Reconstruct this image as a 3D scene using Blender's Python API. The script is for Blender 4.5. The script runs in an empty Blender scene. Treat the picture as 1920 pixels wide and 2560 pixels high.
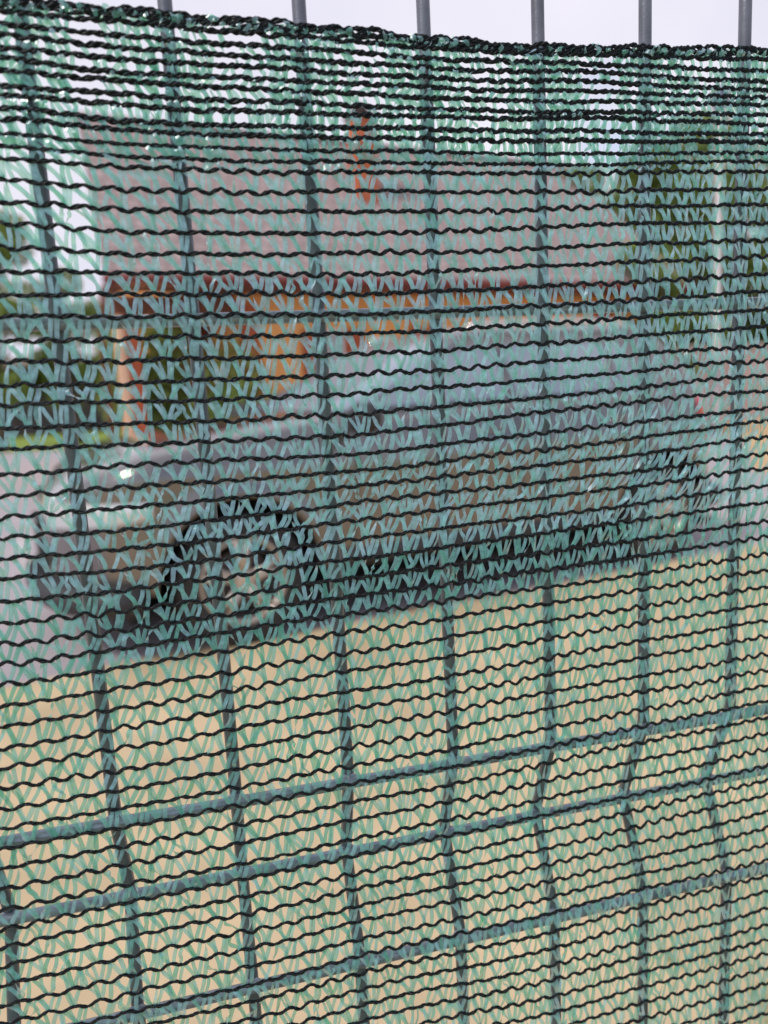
import bpy, bmesh, math, random
import numpy as np
from mathutils import Vector, Matrix

scene = bpy.context.scene
PI = math.pi
H = 1.28                       # eye height of the phone
rng = np.random.default_rng(7)
random.seed(7)

# ------------------------------------------------------------------ camera
cam_d = bpy.data.cameras.new('camera')
cam = bpy.data.objects.new('camera', cam_d)
scene.collection.objects.link(cam)
scene.camera = cam
yaw, pit, rol = -0.240134, 0.162544, -0.052905
def cam_axes():
    c, s = math.cos, math.sin
    Rz = Matrix(((c(yaw), -s(yaw), 0), (s(yaw), c(yaw), 0), (0, 0, 1)))
    f = Vector((0, c(pit), -s(pit))); u = Vector((0, s(pit), c(pit))); r = Vector((1, 0, 0))
    r2 = c(rol)*r + s(rol)*u; u2 = -s(rol)*r + c(rol)*u
    return Rz @ r2, Rz @ u2, Rz @ f
ax_r, ax_u, ax_f = cam_axes()
M = Matrix.Identity(4)
for i in range(3):
    M[i][0] = ax_r[i]; M[i][1] = ax_u[i]; M[i][2] = -ax_f[i]
M[2][3] = H
cam.matrix_world = M
cam_d.sensor_fit = 'VERTICAL'
cam_d.sensor_height = 36.0
cam_d.lens = 36.0*1924.56/2560.0
cam_d.clip_start = 0.01
cam_d.clip_end = 600
cam_d.dof.use_dof = True
cam_d.dof.focus_distance = 0.335
cam_d.dof.aperture_fstop = 7.2

# ------------------------------------------------------------------ light
SUN_EL, SUN_AZ = math.radians(50), math.radians(-118)      # azimuth from +y (beyond the fence) towards +x
world = bpy.data.worlds.new('World'); scene.world = world
world.use_nodes = True
nt = world.node_tree; nt.nodes.clear()
wo = nt.nodes.new('ShaderNodeOutputWorld'); bg = nt.nodes.new('ShaderNodeBackground')
sky = nt.nodes.new('ShaderNodeTexSky'); sky.sky_type = 'NISHITA'; sky.sun_disc = False
sky.sun_elevation = SUN_EL; sky.sun_rotation = SUN_AZ; sky.air_density = 1.0; sky.dust_density = 1.5
tc = nt.nodes.new('ShaderNodeTexCoord'); mp = nt.nodes.new('ShaderNodeMapping')
mp.inputs['Location'].default_value = (1.35, 2.1, 0.6)
mp.inputs['Scale'].default_value = (1.0, 1.0, 2.2)
nz = nt.nodes.new('ShaderNodeTexNoise'); nz.inputs['Scale'].default_value = 2.3; nz.inputs['Detail'].default_value = 6
nz.inputs['Roughness'].default_value = 0.55
cr = nt.nodes.new('ShaderNodeValToRGB')
cr.color_ramp.elements[0].position = 0.36; cr.color_ramp.elements[0].color = (0.12, 0.12, 0.12, 1)
cr.color_ramp.elements[1].position = 0.52; cr.color_ramp.elements[1].color = (1, 1, 1, 1)
nz2 = nt.nodes.new('ShaderNodeTexNoise'); nz2.inputs['Scale'].default_value = 2.2; nz2.inputs['Detail'].default_value = 5
cl = nt.nodes.new('ShaderNodeMix'); cl.data_type = 'RGBA'
cl.inputs[6].default_value = (3.2, 3.3, 4.3, 1); cl.inputs[7].default_value = (6.3, 6.0, 6.3, 1)
mx = nt.nodes.new('ShaderNodeMix'); mx.data_type = 'RGBA'
L_ = nt.links.new
L_(tc.outputs['Generated'], mp.inputs['Vector']); L_(mp.outputs[0], nz.inputs['Vector']); L_(tc.outputs['Generated'], nz2.inputs['Vector'])
sx = nt.nodes.new('ShaderNodeSeparateXYZ'); L_(tc.outputs['Generated'], sx.inputs[0]); ma = nt.nodes.new('ShaderNodeMath'); ma.operation = 'MULTIPLY_ADD'; ma.inputs[1].default_value = 0.07; L_(sx.outputs['Y'], ma.inputs[0]); L_(nz.outputs['Fac'], ma.inputs[2]); L_(ma.outputs[0], cr.inputs[0]); L_(nz2.outputs['Fac'], cl.inputs[0])
L_(cr.outputs[0], mx.inputs[0]); L_(sky.outputs[0], mx.inputs[6]); L_(cl.outputs[2], mx.inputs[7])
L_(mx.outputs[2], bg.inputs['Color']); bg.inputs['Strength'].default_value = 0.14
L_(bg.outputs[0], wo.inputs['Surface'])

sun_d = bpy.data.lights.new('sun', 'SUN'); sun = bpy.data.objects.new('sun', sun_d)
scene.collection.objects.link(sun)
sun_d.energy = 2.0; sun_d.angle = math.radians(12); sun_d.color = (1.0, 0.955, 0.89)
sd = Vector((math.sin(SUN_AZ)*math.cos(SUN_EL), math.cos(SUN_AZ)*math.cos(SUN_EL), math.sin(SUN_EL)))
sun.rotation_euler = (-sd).to_track_quat('-Z', 'Y').to_euler()

scene.view_settings.view_transform = 'Standard'
scene.view_settings.look = 'None'
scene.view_settings.exposure = 0.35
scene.view_settings.gamma = 1.0
scene.cycles.transparent_max_bounces = 40
scene.cycles.max_bounces = 8

# ------------------------------------------------------------------ helpers
C = scene.collection
def link(name, me, parent=None):
    o = bpy.data.objects.new(name, me); C.objects.link(o)
    if parent is not None: o.parent = parent
    return o
def np_mesh(name, V, F, mat, smooth=True):
    """V (n,3) array, F (m,4) or (m,3) int array"""
    me = bpy.data.meshes.new(name)
    V = np.asarray(V, np.float32); F = np.asarray(F, np.int32)
    me.vertices.add(len(V)); me.vertices.foreach_set('co', V.ravel())
    k = F.shape[1]
    me.loops.add(F.size); me.loops.foreach_set('vertex_index', F.ravel())
    me.polygons.add(len(F)); me.polygons.foreach_set('loop_start', np.arange(0, F.size, k, dtype=np.int32))
    me.polygons.foreach_set('loop_total', np.full(len(F), k, np.int32))
    if smooth: me.polygons.foreach_set('use_smooth', np.ones(len(F), bool))
    me.update(calc_edges=True); me.validate()
    me.materials.append(mat)
    return me
def thing(name, label, cat, loc=(0, 0, 0), rz=0.0, group=None):
    o = bpy.data.objects.new(name, None); C.objects.link(o)
    o.location = loc; o.rotation_euler = (0, 0, rz)
    o.empty_display_size = 0.2
    o['label'] = label; o['category'] = cat
    if group: o['group'] = group
    return o
def tag(o, label, cat, group=None):
    o['label'] = label; o['category'] = cat
    if group: o['group'] = group
    return o
class MB:
    def __init__(s): s.v = []; s.f = []
    def add(s, vs, fs):
        b = len(s.v); s.v += [tuple(v) for v in vs]; s.f += [tuple(i+b for i in f) for f in fs]
    def box(s, x0, x1, y0, y1, z0, z1):
        s.add([(x0,y0,z0),(x1,y0,z0),(x1,y1,z0),(x0,y1,z0),(x0,y0,z1),(x1,y0,z1),(x1,y1,z1),(x0,y1,z1)],
              [(0,3,2,1),(4,5,6,7),(0,1,5,4),(1,2,6,5),(2,3,7,6),(3,0,4,7)])
    def tube(s, pts, rad, n=10, cap=True):
        pts = [Vector(p) for p in pts]
        if not hasattr(rad, '__len__'): rad = [rad]*len(pts)
        b = len(s.v); prev = None
        for i, p in enumerate(pts):
            t = (pts[min(i+1, len(pts)-1)] - pts[max(i-1, 0)]).normalized()
            if prev is None:
                a = Vector((0, 0, 1)) if abs(t.z) < 0.9 else Vector((1, 0, 0))
                prev = t.cross(a).normalized()
            x = (prev - t*prev.dot(t)).normalized(); prev = x; y = t.cross(x)
            for k in range(n):
                q = p + (x*math.cos(2*PI*k/n) + y*math.sin(2*PI*k/n))*rad[i]
                s.v.append(tuple(q))
        for i in range(len(pts)-1):
            for k in range(n):
                s.f.append((b+i*n+k, b+i*n+(k+1) % n, b+(i+1)*n+(k+1) % n, b+(i+1)*n+k))
        if cap:
            s.f.append(tuple(b+k for k in reversed(range(n))))
            s.f.append(tuple(b+(len(pts)-1)*n+k for k in range(n)))
    def lathe(s, prof, n=32, axis='y', c=(0, 0, 0)):
        """prof list of (r, h) ; axis y"""
        b = len(s.v); m = len(prof)
        for k in range(n):
            a = 2*PI*k/n
            for r, h in prof: s.v.append((c[0]+r*math.cos(a), c[1]+h, c[2]+r*math.sin(a)))
        for k in range(n):
            for i in range(m-1):
                s.f.append((b+k*m+i, b+k*m+i+1, b+((k+1) % n)*m+i+1, b+((k+1) % n)*m+i))
    def build(s, name, mat, parent=None, smooth=False, bevel=0):
        s.v = [tuple(float(c) for c in v) for v in s.v]; s.f = [tuple(int(i) for i in f) for f in s.f]
        me = bpy.data.meshes.new(name); me.from_pydata(s.v, [], s.f); me.update()
        bm = bmesh.new(); bm.from_mesh(me); bmesh.ops.recalc_face_normals(bm, faces=bm.faces)
        if bevel: bmesh.ops.bevel(bm, geom=list(bm.edges), offset=bevel, segments=2, affect='EDGES')
        bm.to_mesh(me); bm.free()
        me.materials.append(mat)
        if smooth:
            me.polygons.foreach_set('use_smooth', np.ones(len(me.polygons), bool))
        return link(name, me, parent)

# ------------------------------------------------------------------ materials
def mat(name, col, rough=0.6, metal=0.0, spec=0.5, var=0.0, vscale=8.0, bump=0.0, bscale=40.0, col2=None, coat=0.0):
    m = bpy.data.materials.new(name); m.use_nodes = True
    t = m.node_tree; b = t.nodes['Principled BSDF']
    b.inputs['Base Color'].default_value = (*col, 1); b.inputs['Roughness'].default_value = rough
    b.inputs['Metallic'].default_value = metal; b.inputs['Specular IOR Level'].default_value = spec
    b.inputs['Coat Weight'].default_value = coat
    tc = t.nodes.new('ShaderNodeTexCoord')
    if var or col2:
        n = t.nodes.new('ShaderNodeTexNoise'); n.inputs['Scale'].default_value = vscale; n.inputs['Detail'].default_value = 6
        t.links.new(tc.outputs['Object'], n.inputs['Vector'])
        r = t.nodes.new('ShaderNodeValToRGB')
        c2 = col2 if col2 else tuple(c*(1-var) for c in col)
        r.color_ramp.elements[0].position = 0.35; r.color_ramp.elements[1].position = 0.65
        r.color_ramp.elements[0].color = (*c2, 1)
        r.color_ramp.elements[1].color = (*[c*(1+var*0.4) for c in col], 1)
        t.links.new(n.outputs['Fac'], r.inputs[0]); t.links.new(r.outputs[0], b.inputs['Base Color'])
    if bump:
        n = t.nodes.new('ShaderNodeTexNoise'); n.inputs['Scale'].default_value = bscale; n.inputs['Detail'].default_value = 4
        t.links.new(tc.outputs['Object'], n.inputs['Vector'])
        bp = t.nodes.new('ShaderNodeBump'); bp.inputs['Strength'].default_value = bump; bp.inputs['Distance'].default_value = 0.001
        t.links.new(n.outputs['Fac'], bp.inputs['Height']); t.links.new(bp.outputs[0], b.inputs['Normal'])
    return m

def tape_material():
    m = bpy.data.materials.new('green_tape'); m.use_nodes = True
    t = m.node_tree; t.nodes.clear(); N = t.nodes.new; Lk = t.links.new
    out = N('ShaderNodeOutputMaterial')
    at = N('ShaderNodeAttribute'); at.attribute_name = 'tint'
    tr = N('ShaderNodeBsdfTransparent')
    tcr = N('ShaderNodeMix'); tcr.data_type = 'RGBA'
    tcr.inputs[6].default_value = (0.72, 0.97, 0.64, 1); tcr.inputs[7].default_value = (0.40, 0.82, 0.54, 1)
    Lk(at.outputs['Fac'], tcr.inputs[0]); Lk(tcr.outputs[2], tr.inputs['Color'])
    df = N('ShaderNodeBsdfDiffuse'); dk = N('ShaderNodeMix'); dk.data_type = 'RGBA'; dk.inputs[6].default_value = (0.46, 0.74, 0.98, 1); dk.inputs[7].default_value = (0.16, 0.46, 0.42, 1); Lk(at.outputs['Fac'], dk.inputs[0]); Lk(dk.outputs[2], df.inputs['Color']); tl = N('ShaderNodeBsdfTranslucent')
    dc = N('ShaderNodeMix'); dc.data_type = 'RGBA'
    dc.inputs[6].default_value = (0.34, 0.69, 0.78, 1); dc.inputs[7].default_value = (0.09, 0.48, 0.40, 1)
    Lk(at.outputs['Fac'], dc.inputs[0]); Lk(dc.outputs[2], tl.inputs['Color'])
    s1 = N('ShaderNodeMixShader'); s1.inputs[0].default_value = 0.5; Lk(df.outputs[0], s1.inputs[1]); Lk(tl.outputs[0], s1.inputs[2])
    s2 = N('ShaderNodeMixShader'); s2.inputs[0].default_value = 0.55; n3 = N('ShaderNodeTexNoise'); n3.inputs['Scale'].default_value = 420; n3.inputs['Detail'].default_value = 3; t3 = N('ShaderNodeTexCoord'); Lk(t3.outputs['Object'], n3.inputs['Vector']); mr = N('ShaderNodeMapRange'); mr.inputs['From Min'].default_value = 0.3; mr.inputs['From Max'].default_value = 0.7; mr.inputs['To Min'].default_value = 0.38; mr.inputs['To Max'].default_value = 0.68; Lk(n3.outputs['Fac'], mr.inputs['Value']); Lk(mr.outputs['Result'], s2.inputs[0]); Lk(tr.outputs[0], s2.inputs[1]); Lk(s1.outputs[0], s2.inputs[2])
    gl = N('ShaderNodeBsdfGlossy'); gl.inputs['Roughness'].default_value = 0.27; gl.inputs['Color'].default_value = (1, 1, 1, 1)
    fr = N('ShaderNodeFresnel'); fr.inputs['IOR'].default_value = 1.28
    tc = N('ShaderNodeTexCoord'); nz = N('ShaderNodeTexNoise'); nz.inputs['Scale'].default_value = 900; nz.inputs['Detail'].default_value = 2
    Lk(tc.outputs['Object'], nz.inputs['Vector'])
    bp = N('ShaderNodeBump'); bp.inputs['Strength'].default_value = 0.35; bp.inputs['Distance'].default_value = 0.0004
    Lk(nz.outputs['Fac'], bp.inputs['Height']); Lk(bp.outputs[0], gl.inputs['Normal']); Lk(bp.outputs[0], fr.inputs['Normal']); Lk(bp.outputs[0], df.inputs['Normal'])
    s3 = N('ShaderNodeMixShader'); mn = N('ShaderNodeMath'); mn.operation = 'MINIMUM'; mn.inputs[1].default_value = 0.24; Lk(fr.outputs[0], mn.inputs[0]); Lk(mn.outputs[0], s3.inputs[0]); Lk(s2.outputs[0], s3.inputs[1]); Lk(gl.outputs[0], s3.inputs[2])
    Lk(s3.outputs[0], out.inputs['Surface'])
    return m

M_tape = tape_material()
M_bar = mat('skylit_galvanised_bar', (0.24, 0.275, 0.33), rough=0.34, metal=0.45, var=0.25, vscale=70, bump=0.15, bscale=900)  # lighter copy of the wire colour: sky light on the horizontals put in
M_cord = mat('black_green_cord', (0.0012, 0.004, 0.007), rough=0.33, spec=0.22, bump=0.4, bscale=1500)
M_wire = mat('galvanised_wire', (0.14, 0.15, 0.18), rough=0.36, metal=0.4, var=0.25, vscale=70, bump=0.15, bscale=900)
ROWS = [
 (136.6,135.3,132.8,131.7,134.7),
 (133.4,131.8,129.3,129.6,131.3),
 (129.5,127.4,125.4,126.0,126.7),
 (126.5,123.7,121.7,122.5,122.9),
 (121.7,120.0,118.0,118.7,119.7),
 (118.8,115.7,114.5,115.0,116.4),
 (114.9,112.7,110.7,111.3,112.9),
 (109.9,108.0,106.7,107.2,108.7),
 (107.2,104.5,103.3,104.9,104.9),
 (102.5,99.2,98.7,99.8,100.6),
 (98.9,96.0,95.1,96.1,97.6),
 (93.9,91.2,90.3,91.1,93.0),
 (89.6,86.9,86.1,87.0,89.4),
 (85.8,83.1,82.3,83.6,85.3),
 (78.9,75.4,75.3,76.2,78.0),
 (70.9,68.6,67.7,69.5,71.4),
 (63.4,61.0,59.6,62.3,63.8),
 (55.3,53.1,52.1,53.8,55.9),
 (47.3,46.0,44.3,46.5,48.5),
 (39.2,38.3,36.7,38.2,40.8),
 (31.9,30.3,28.8,30.3,33.1),
 (23.4,22.2,21.1,22.6,25.3),
 (16.0,14.0,13.1,14.6,17.7),
 (7.3,5.9,5.0,6.8,9.2),
 (0.3,-1.3,-2.5,-0.3,2.1),
 (-8.5,-9.5,-10.8,-7.9,-4.8),
 (-16.2,-17.3,-19.1,-14.0,-11.8),
 (-25.0,-25.4,-26.7,-23.4,-20.2),
 (-32.8,-33.8,-33.8,-30.7,-26.4),
 (-40.8,-41.5,-40.1,-37.7,-34.0),
 (-49.2,-49.4,-47.3,-45.0,-42.0),
 (-56.9,-57.0,-54.6,-51.9,-48.9),
 (-64.9,-65.1,-62.4,-60.3,-57.1),
 (-73.2,-73.3,-70.5,-68.1,-64.9),
 (-81.6,-81.8,-78.7,-77.1,-74.3),
 (-89.8,-89.1,-86.7,-85.1,-82.0),
 (-97.6,-96.2,-94.2,-93.3,-90.7),
 (-105.6,-103.8,-102.3,-100.8,-98.8),
 (-114.0,-112.9,-111.3,-109.2,-107.3),
 (-122.4,-121.4,-119.5,-117.6,-115.6),
 (-131.2,-129.5,-128.7,-126.4,-124.2),
 (-139.0,-138.2,-136.7,-134.4,-132.3),
 (-147.5,-147.0,-145.2,-143.1,-141.4),
 (-156.5,-155.4,-154.2,-151.2,-149.9),
 (-164.4,-163.8,-162.8,-160.9,-158.2),
 (-173.0,-172.4,-171.2,-169.7,-166.5),
 (-181.1,-180.9,-180.2,-177.4,-175.5),
 (-189.5,-189.4,-188.6,-186.5,-184.0),
 (-198.5,-198.3,-197.7,-195.6,-192.5),
 (-207.4,-205.8,-205.4,-204.1,-201.2),
 (-215.1,-213.7,-214.3,-212.6,-209.5),
 (-223.5,-222.2,-222.1,-221.2,-217.8),
 (-231.7,-231.0,-230.8,-229.5,-227.6),
 (-240.5,-239.3,-238.7,-238.9,-236.1),
 (-248.5,-247.7,-247.9,-247.4,-245.4),
 (-257.2,-256.7,-255.6,-255.9,-254.3),
 (-265.9,-265.2,-264.6,-265.9,-263.4),
 (-274.6,-273.9,-273.0,-274.9,-272.8),
 (-283.3,-282.6,-281.5,-284.3,-282.8),
 (-292.0,-291.3,-289.7,-292.7,-291.6),
 (-300.7,-300.0,-298.4,-302.3,-300.6),
 (-309.4,-308.7,-307.1,-311.2,-309.2),
 (-318.1,-317.4,-315.8,-319.9,-318.3),
 (-326.8,-326.1,-324.5,-328.6,-327.4),
 (-335.5,-334.8,-333.2,-337.3,-337.1),
 (-344.2,-343.5,-341.9,-346.0,-345.2),
]

# ------------------------------------------------------------------ ground
A13 = math.radians(13.2)
U = Vector((math.cos(A13), math.sin(A13), 0)); Nn = Vector((-math.sin(A13), math.cos(A13), 0))
HL = Vector((-0.88, 11.0, 0))
def W(u, w, z=0): return HL+U*u+Nn*w+Vector((0, 0, z))       # house frame
def sheet(name, pts, z, m, kind='structure'):
    me = bpy.data.meshes.new(name); me.from_pydata([(p[0], p[1], z) for p in pts], [], [tuple(range(len(pts)))]); me.update()
    me.materials.append(m); o = link(name, me); o['kind'] = kind; return o
M_grass = mat('lawn', (0.24, 0.30, 0.06), rough=0.9, spec=0.2, col2=(0.15, 0.21, 0.04), vscale=1.5)
M_road = mat('asphalt_pale', (0.37, 0.33, 0.345), rough=0.85, spec=0.3, var=0.10, vscale=1.2, bump=0.3, bscale=60)
M_sand = mat('sandy_gravel', (0.52, 0.40, 0.25), rough=0.95, spec=0.1, var=0.16, vscale=2.2, bump=0.6, bscale=90)
M_pink = mat('pink_paving', (0.47, 0.30, 0.28), rough=0.85, spec=0.3, var=0.12, vscale=4)
M_pale = mat('pale_paving', (0.50, 0.44, 0.42), rough=0.85, spec=0.3, var=0.10, vscale=2)
sheet('ground', [(-250, -60), (300, -60), (300, 400), (-250, 400)], 0.0, M_grass)
sheet('road', [(-30, -6), (14, -4), (16, 9), (9.0, 10.5), tuple((W(11.2, -1.0))[:2]), tuple((W(-0.9, -1.0))[:2]), (-3.0, 22.8), (-30, 25)], 0.004, M_road)
E1 = Vector((-0.95, 3.70)); E2 = Vector((math.cos(math.radians(11.0)), math.sin(math.radians(11.0))))
def epts(t): p = E1+E2*t; return (p.x, p.y)
sheet('yard', [(-14, -5), (13, -5), epts(11.5), epts(7)]+[tuple(Vector(epts(7-0.35*i))+Vector((0, random.uniform(-.05, .05)))) for i in range(1, 40)]+[(-14, 1.0)], 0.008, M_sand)
sheet('path', [(-9, 7.6), (-2.2, 8.4), (-2.6, 11.2), (-9, 10.6)], 0.008, M_pink)
sheet('terrace', [tuple(W(-0.9, -1.0)[:2]), tuple(W(11.2, -1.0)[:2]), tuple(W(11.2, 2.0)[:2]), tuple(W(-0.9, 2.0)[:2])], 0.008, M_pale)
sheet('field', [(6.5, 7.8), (18, 9), (22, 16), (12, 17), (9, 11)], 0.012, mat('dry_field', (0.55, 0.38, 0.22), rough=0.95, spec=0.1, var=0.15, vscale=1.0))

# ------------------------------------------------------------------ house
M_orange = mat('orange_render', (0.88, 0.40, 0.14), rough=0.9, spec=0.2, var=0.08, vscale=1.5, bump=0.3, bscale=60)
M_peach = mat('peach_render', (0.80, 0.50, 0.33), rough=0.9, spec=0.2, var=0.06, vscale=2)
M_brick = mat('red_ochre_render', (0.45, 0.11, 0.05), rough=0.85, spec=0.2, var=0.15, vscale=5)
M_fascia = mat('dark_red_wood', (0.24, 0.045, 0.035), rough=0.6, var=0.2, vscale=4)
M_soffit = mat('soffit_wood', (0.20, 0.07, 0.04), rough=0.8, var=0.2, vscale=4)
M_dark = mat('dark_interior', (0.035, 0.022, 0.022), rough=0.8)
M_glass = mat('window_glass', (0.03, 0.035, 0.045), rough=0.08, spec=0.8)
M_white = mat('white_paint', (0.75, 0.73, 0.72), rough=0.5)
def roof_mat():
    m = mat('brown_pink_tiles', (0.37, 0.285, 0.28), rough=0.85, spec=0.25, col2=(0.29, 0.22, 0.215), vscale=2.5)
    t = m.node_tree; b = t.nodes['Principled BSDF']; tc = t.nodes.new('ShaderNodeTexCoord')
    br = t.nodes.new('ShaderNodeTexBrick'); br.inputs['Scale'].default_value = 1.0
    br.inputs['Brick Width'].default_value = 0.24; br.inputs['Row Height'].default_value = 0.22; br.inputs['Mortar Size'].default_value = 0.02
    t.links.new(tc.outputs['Object'], br.inputs['Vector'])
    r0 = [l.from_node for l in t.links if l.to_socket == b.inputs['Base Color']][0]
    mm = t.nodes.new('ShaderNodeMix'); mm.data_type = 'RGBA'; mm.inputs[7].default_value = (0.19, 0.14, 0.135, 1)
    t.links.new(br.outputs['Fac'], mm.inputs[0]); t.links.new(r0.outputs[0], mm.inputs[6]); t.links.new(mm.outputs[2], b.inputs['Base Color'])
    bp = t.nodes.new('ShaderNodeBump'); bp.inputs['Strength'].default_value = 1; bp.inputs['Distance'].default_value = 0.02; bp.invert = True
    t.links.new(br.outputs['Fac'], bp.inputs['Height']); t.links.new(bp.outputs[0], b.inputs['Normal'])
    return m
M_tile = roof_mat()
house = thing('house', 'orange rendered house with brown tiled roof and red chimney beyond the parked car', 'house', HL, A13)
def hb(name, m, *boxes, parent=None, bevel=0):
    mb = MB()
    for b in boxes: mb.box(*b)
    return mb.build(name, m, parent if parent is not None else house, bevel=bevel)
EZ = 2.86; RW = 3.6; RZ = 5.95; UR = 10.75; T = RZ-EZ
# walls: main block (front at w .6) with a porch on the left
hb('wall', M_orange, (1.9, 10.3, 0.6, 6.6, 0, EZ-0.12), (1.05, 1.9, 2.3, 6.6, 0, EZ-0.12))
hb('porch_wall', M_soffit, (1.05, 1.898, 2.2, 2.298, 0, 2.6), (0.14, 1.9, 0.64, 0.8, 2.44, EZ-0.14))  # back wall dark brown: shade inside the porch put into its colour
hb('porch_pillar', M_peach, (0.14, 0.24, 0.5, 0.82, 0, 2.43))
hb('porch_pillar', M_brick, (0.242, 0.45, 0.52, 0.80, 0, 2.43))
hb('porch_pillar', M_brick, (1.92, 2.20, 0.52, 0.597, 0, 2.6))
dr = hb('door', M_fascia, (1.12, 1.82, 2.13, 2.197, 0, 2.05))
hb('handle', M_white, (1.72, 1.76, 2.09, 2.128, 1.0, 1.12), parent=dr)
hb('porch_floor', M_pale, (-0.1, 1.9, 0.4, 2.2, 0, 0.12))
# roof with gable ends
mb = MB()
th = 0.14
def slope(w0, z0, w1, z1, u0a, u1a, u0b, u1b):
    mb.add([(u0a, w0, z0), (u1a, w0, z0), (u1b, w1, z1), (u0b, w1, z1), (u0a, w0, z0+th), (u1a, w0, z0+th), (u1b, w1, z1+th), (u0b, w1, z1+th)],
           [(0,3,2,1),(4,5,6,7),(0,1,5,4),(1,2,6,5),(2,3,7,6),(3,0,4,7)])
slope(0.0, EZ-0.07, RW, RZ-0.1, -0.02, UR, 0.35, UR+0.05)
slope(RW*2, EZ-0.07, RW+0.002, RZ-0.1, 1.12, UR, 0.35, UR+0.05)
rf = mb.build('roof', M_tile, house)
mb = MB(); mb.tube([(0.33+(UR-0.3)/30*i, RW, RZ+0.03+0.012*(i % 2)) for i in range(31)], 0.085, n=10); mb.build('ridge_tiles', M_tile, rf, smooth=True)
mb = MB(); mb.add([(1.2, 0.62, EZ-0.13), (1.2, 6.58, EZ-0.13), (1.2, RW, RZ-0.2), (1.1, 0.62, EZ-0.13), (1.1, 6.58, EZ-0.13), (1.1, RW, RZ-0.2)], [(0,1,2),(3,5,4),(0,3,4,1),(1,4,5,2),(2,5,3,0)]); mb.build('gable', M_orange, house)
mb = MB(); mb.add([(10.2, 0.62, EZ-0.13), (10.2, 6.58, EZ-0.13), (10.25, RW, RZ-0.2), (10.3, 0.62, EZ-0.13), (10.3, 6.58, EZ-0.13), (10.35, RW, RZ-0.2)], [(0,1,2),(3,5,4),(0,3,4,1),(1,4,5,2),(2,5,3,0)]); mb.build('gable', M_orange, house)
hb('fascia', M_fascia, (-0.05, UR+.05, -0.03, -0.004, EZ-0.08, EZ+0.02))
hb('soffit', M_soffit, (0.0, UR, 0.0, 0.598, EZ-0.11, EZ-0.085))
mb = MB(); mb.tube([(-0.05+i*(UR+.1)/20, -0.075, EZ-0.0) for i in range(21)], 0.042, n=12); mb.build('gutter', M_fascia, house, smooth=True)
mb = MB(); mb.tube([(-0.06, -0.02, EZ-0.12), (-0.06, 0.2, EZ-0.5), (-0.06, 0.5, EZ-0.7), (-0.06, 0.55, 0.05)], 0.045, n=10); mb.build('downpipe', M_soffit, house, smooth=True)
# chimney
ch = hb('chimney', M_brick, (4.66, 5.06, 1.8, 2.2, 4.1, 5.92), parent=rf, bevel=0.01)
M_or2 = mat('chimney_render', (0.48, 0.13, 0.06), rough=0.85, var=0.25, vscale=4)
ch.data.materials.clear(); ch.data.materials.append(M_or2)
mb = MB(); mb.tube([(4.85, 2.0, 5.9), (4.85, 2.0, 6.12)], [0.17, 0.15], n=14); mb.box(4.62, 5.10, 1.76, 2.24, 5.925, 5.97); mb.build('chimney_pot', M_dark, rf)
# windows with shutters
def window(u0, u1, z0=0.95, z1=2.2, leaf=0.36):
    mb = MB()
    mb.box(u0, u1, 0.56, 0.597, z0, z0+.06); mb.box(u0, u1, 0.56, 0.597, z1-.06, z1); mb.box(u0, u0+.06, 0.562, 0.597, z0+.062, z1-.062); mb.box(u1-.06, u1, 0.562, 0.597, z0+.062, z1-.062)
    c = (u0+u1)/2; mb.box(c-.03, c+.03, 0.564, 0.597, z0+.062, z1-.062)
    fr = mb.build('window', M_white, house)
    hb('pane', M_glass, (u0+.061, c-.031, 0.58, 0.596, z0+.062, z1-.062), (c+.031, u1-.061, 0.58, 0.596, z0+.062, z1-.062), parent=fr)
    hb('sill', M_pale, (u0-.08, u1+.08, 0.48, 0.559, z0-.08, z0-.005), parent=fr)
    hb('shutter', M_brick, (u0-leaf-.02, u0-.01, 0.545, 0.59, z0, z1), parent=fr, bevel=0.006)
    hb('shutter', M_brick, (u1+.01, u1+leaf+.02, 0.545, 0.59, z0, z1), parent=fr, bevel=0.006)
window(3.30, 3.62); window(5.3, 6.3, leaf=.42); window(7.4, 8.3, leaf=.42)
hb('wall_pilaster', M_brick, (4.86, 4.90, 0.57, 0.597, 0, 2.6)); hb('wall_pilaster', M_brick, (8.9, 9.33, 0.55, 0.597, 0, 2.6))

# ------------------------------------------------------------------ car  (local: x towards the rear, y away from the camera, z up; origin at front axle near side on the ground)
CA = math.radians(12.69)
M_paint = mat('silver_beige_paint', (0.18, 0.168, 0.165), rough=0.20, metal=0.75, spec=0.5, coat=1.0)
M_plast = mat('black_plastic', (0.02, 0.02, 0.022), rough=0.6)
M_under = mat('underbody', (0.012, 0.012, 0.013), rough=0.9)
M_tyre = mat('tyre_rubber', (0.022, 0.021, 0.022), rough=0.8, bump=0.3, bscale=80)
M_rim = mat('alloy', (0.52, 0.47, 0.43), rough=0.3, metal=0.7)
M_lamp = mat('lamp_glass', (0.55, 0.57, 0.60), rough=0.12, metal=0.3, coat=1.0)
M_tail = mat('tail_red', (0.55, 0.012, 0.02), rough=0.15, coat=1.0)
M_cglass = mat('tinted_glass', (0.26, 0.31, 0.37), rough=0.10, spec=1.0, metal=0.35)
M_chrome = mat('chrome', (0.8, 0.8, 0.8), rough=0.15, metal=1.0)
car = thing('parked_car', 'silvery brown compact estate car parked side on in front of the orange house', 'car', (0.207, 3.80, 0), CA)
WB = 2.87; S0, S1 = -0.88, 3.52; WD = 1.78; AR = 0.43; WR = 0.345
def topz(s): return float(np.interp(s, [S0, S0+.05, -0.72, -0.45, 0.0, 0.40, 0.62, 0.9, 2.0, 3.3, S1-.1, S1], [0.62, 0.78, 0.90, 1.00, 1.07, 1.115, 1.13, 1.135, 1.17, 1.19, 1.17, 1.10]))
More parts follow.
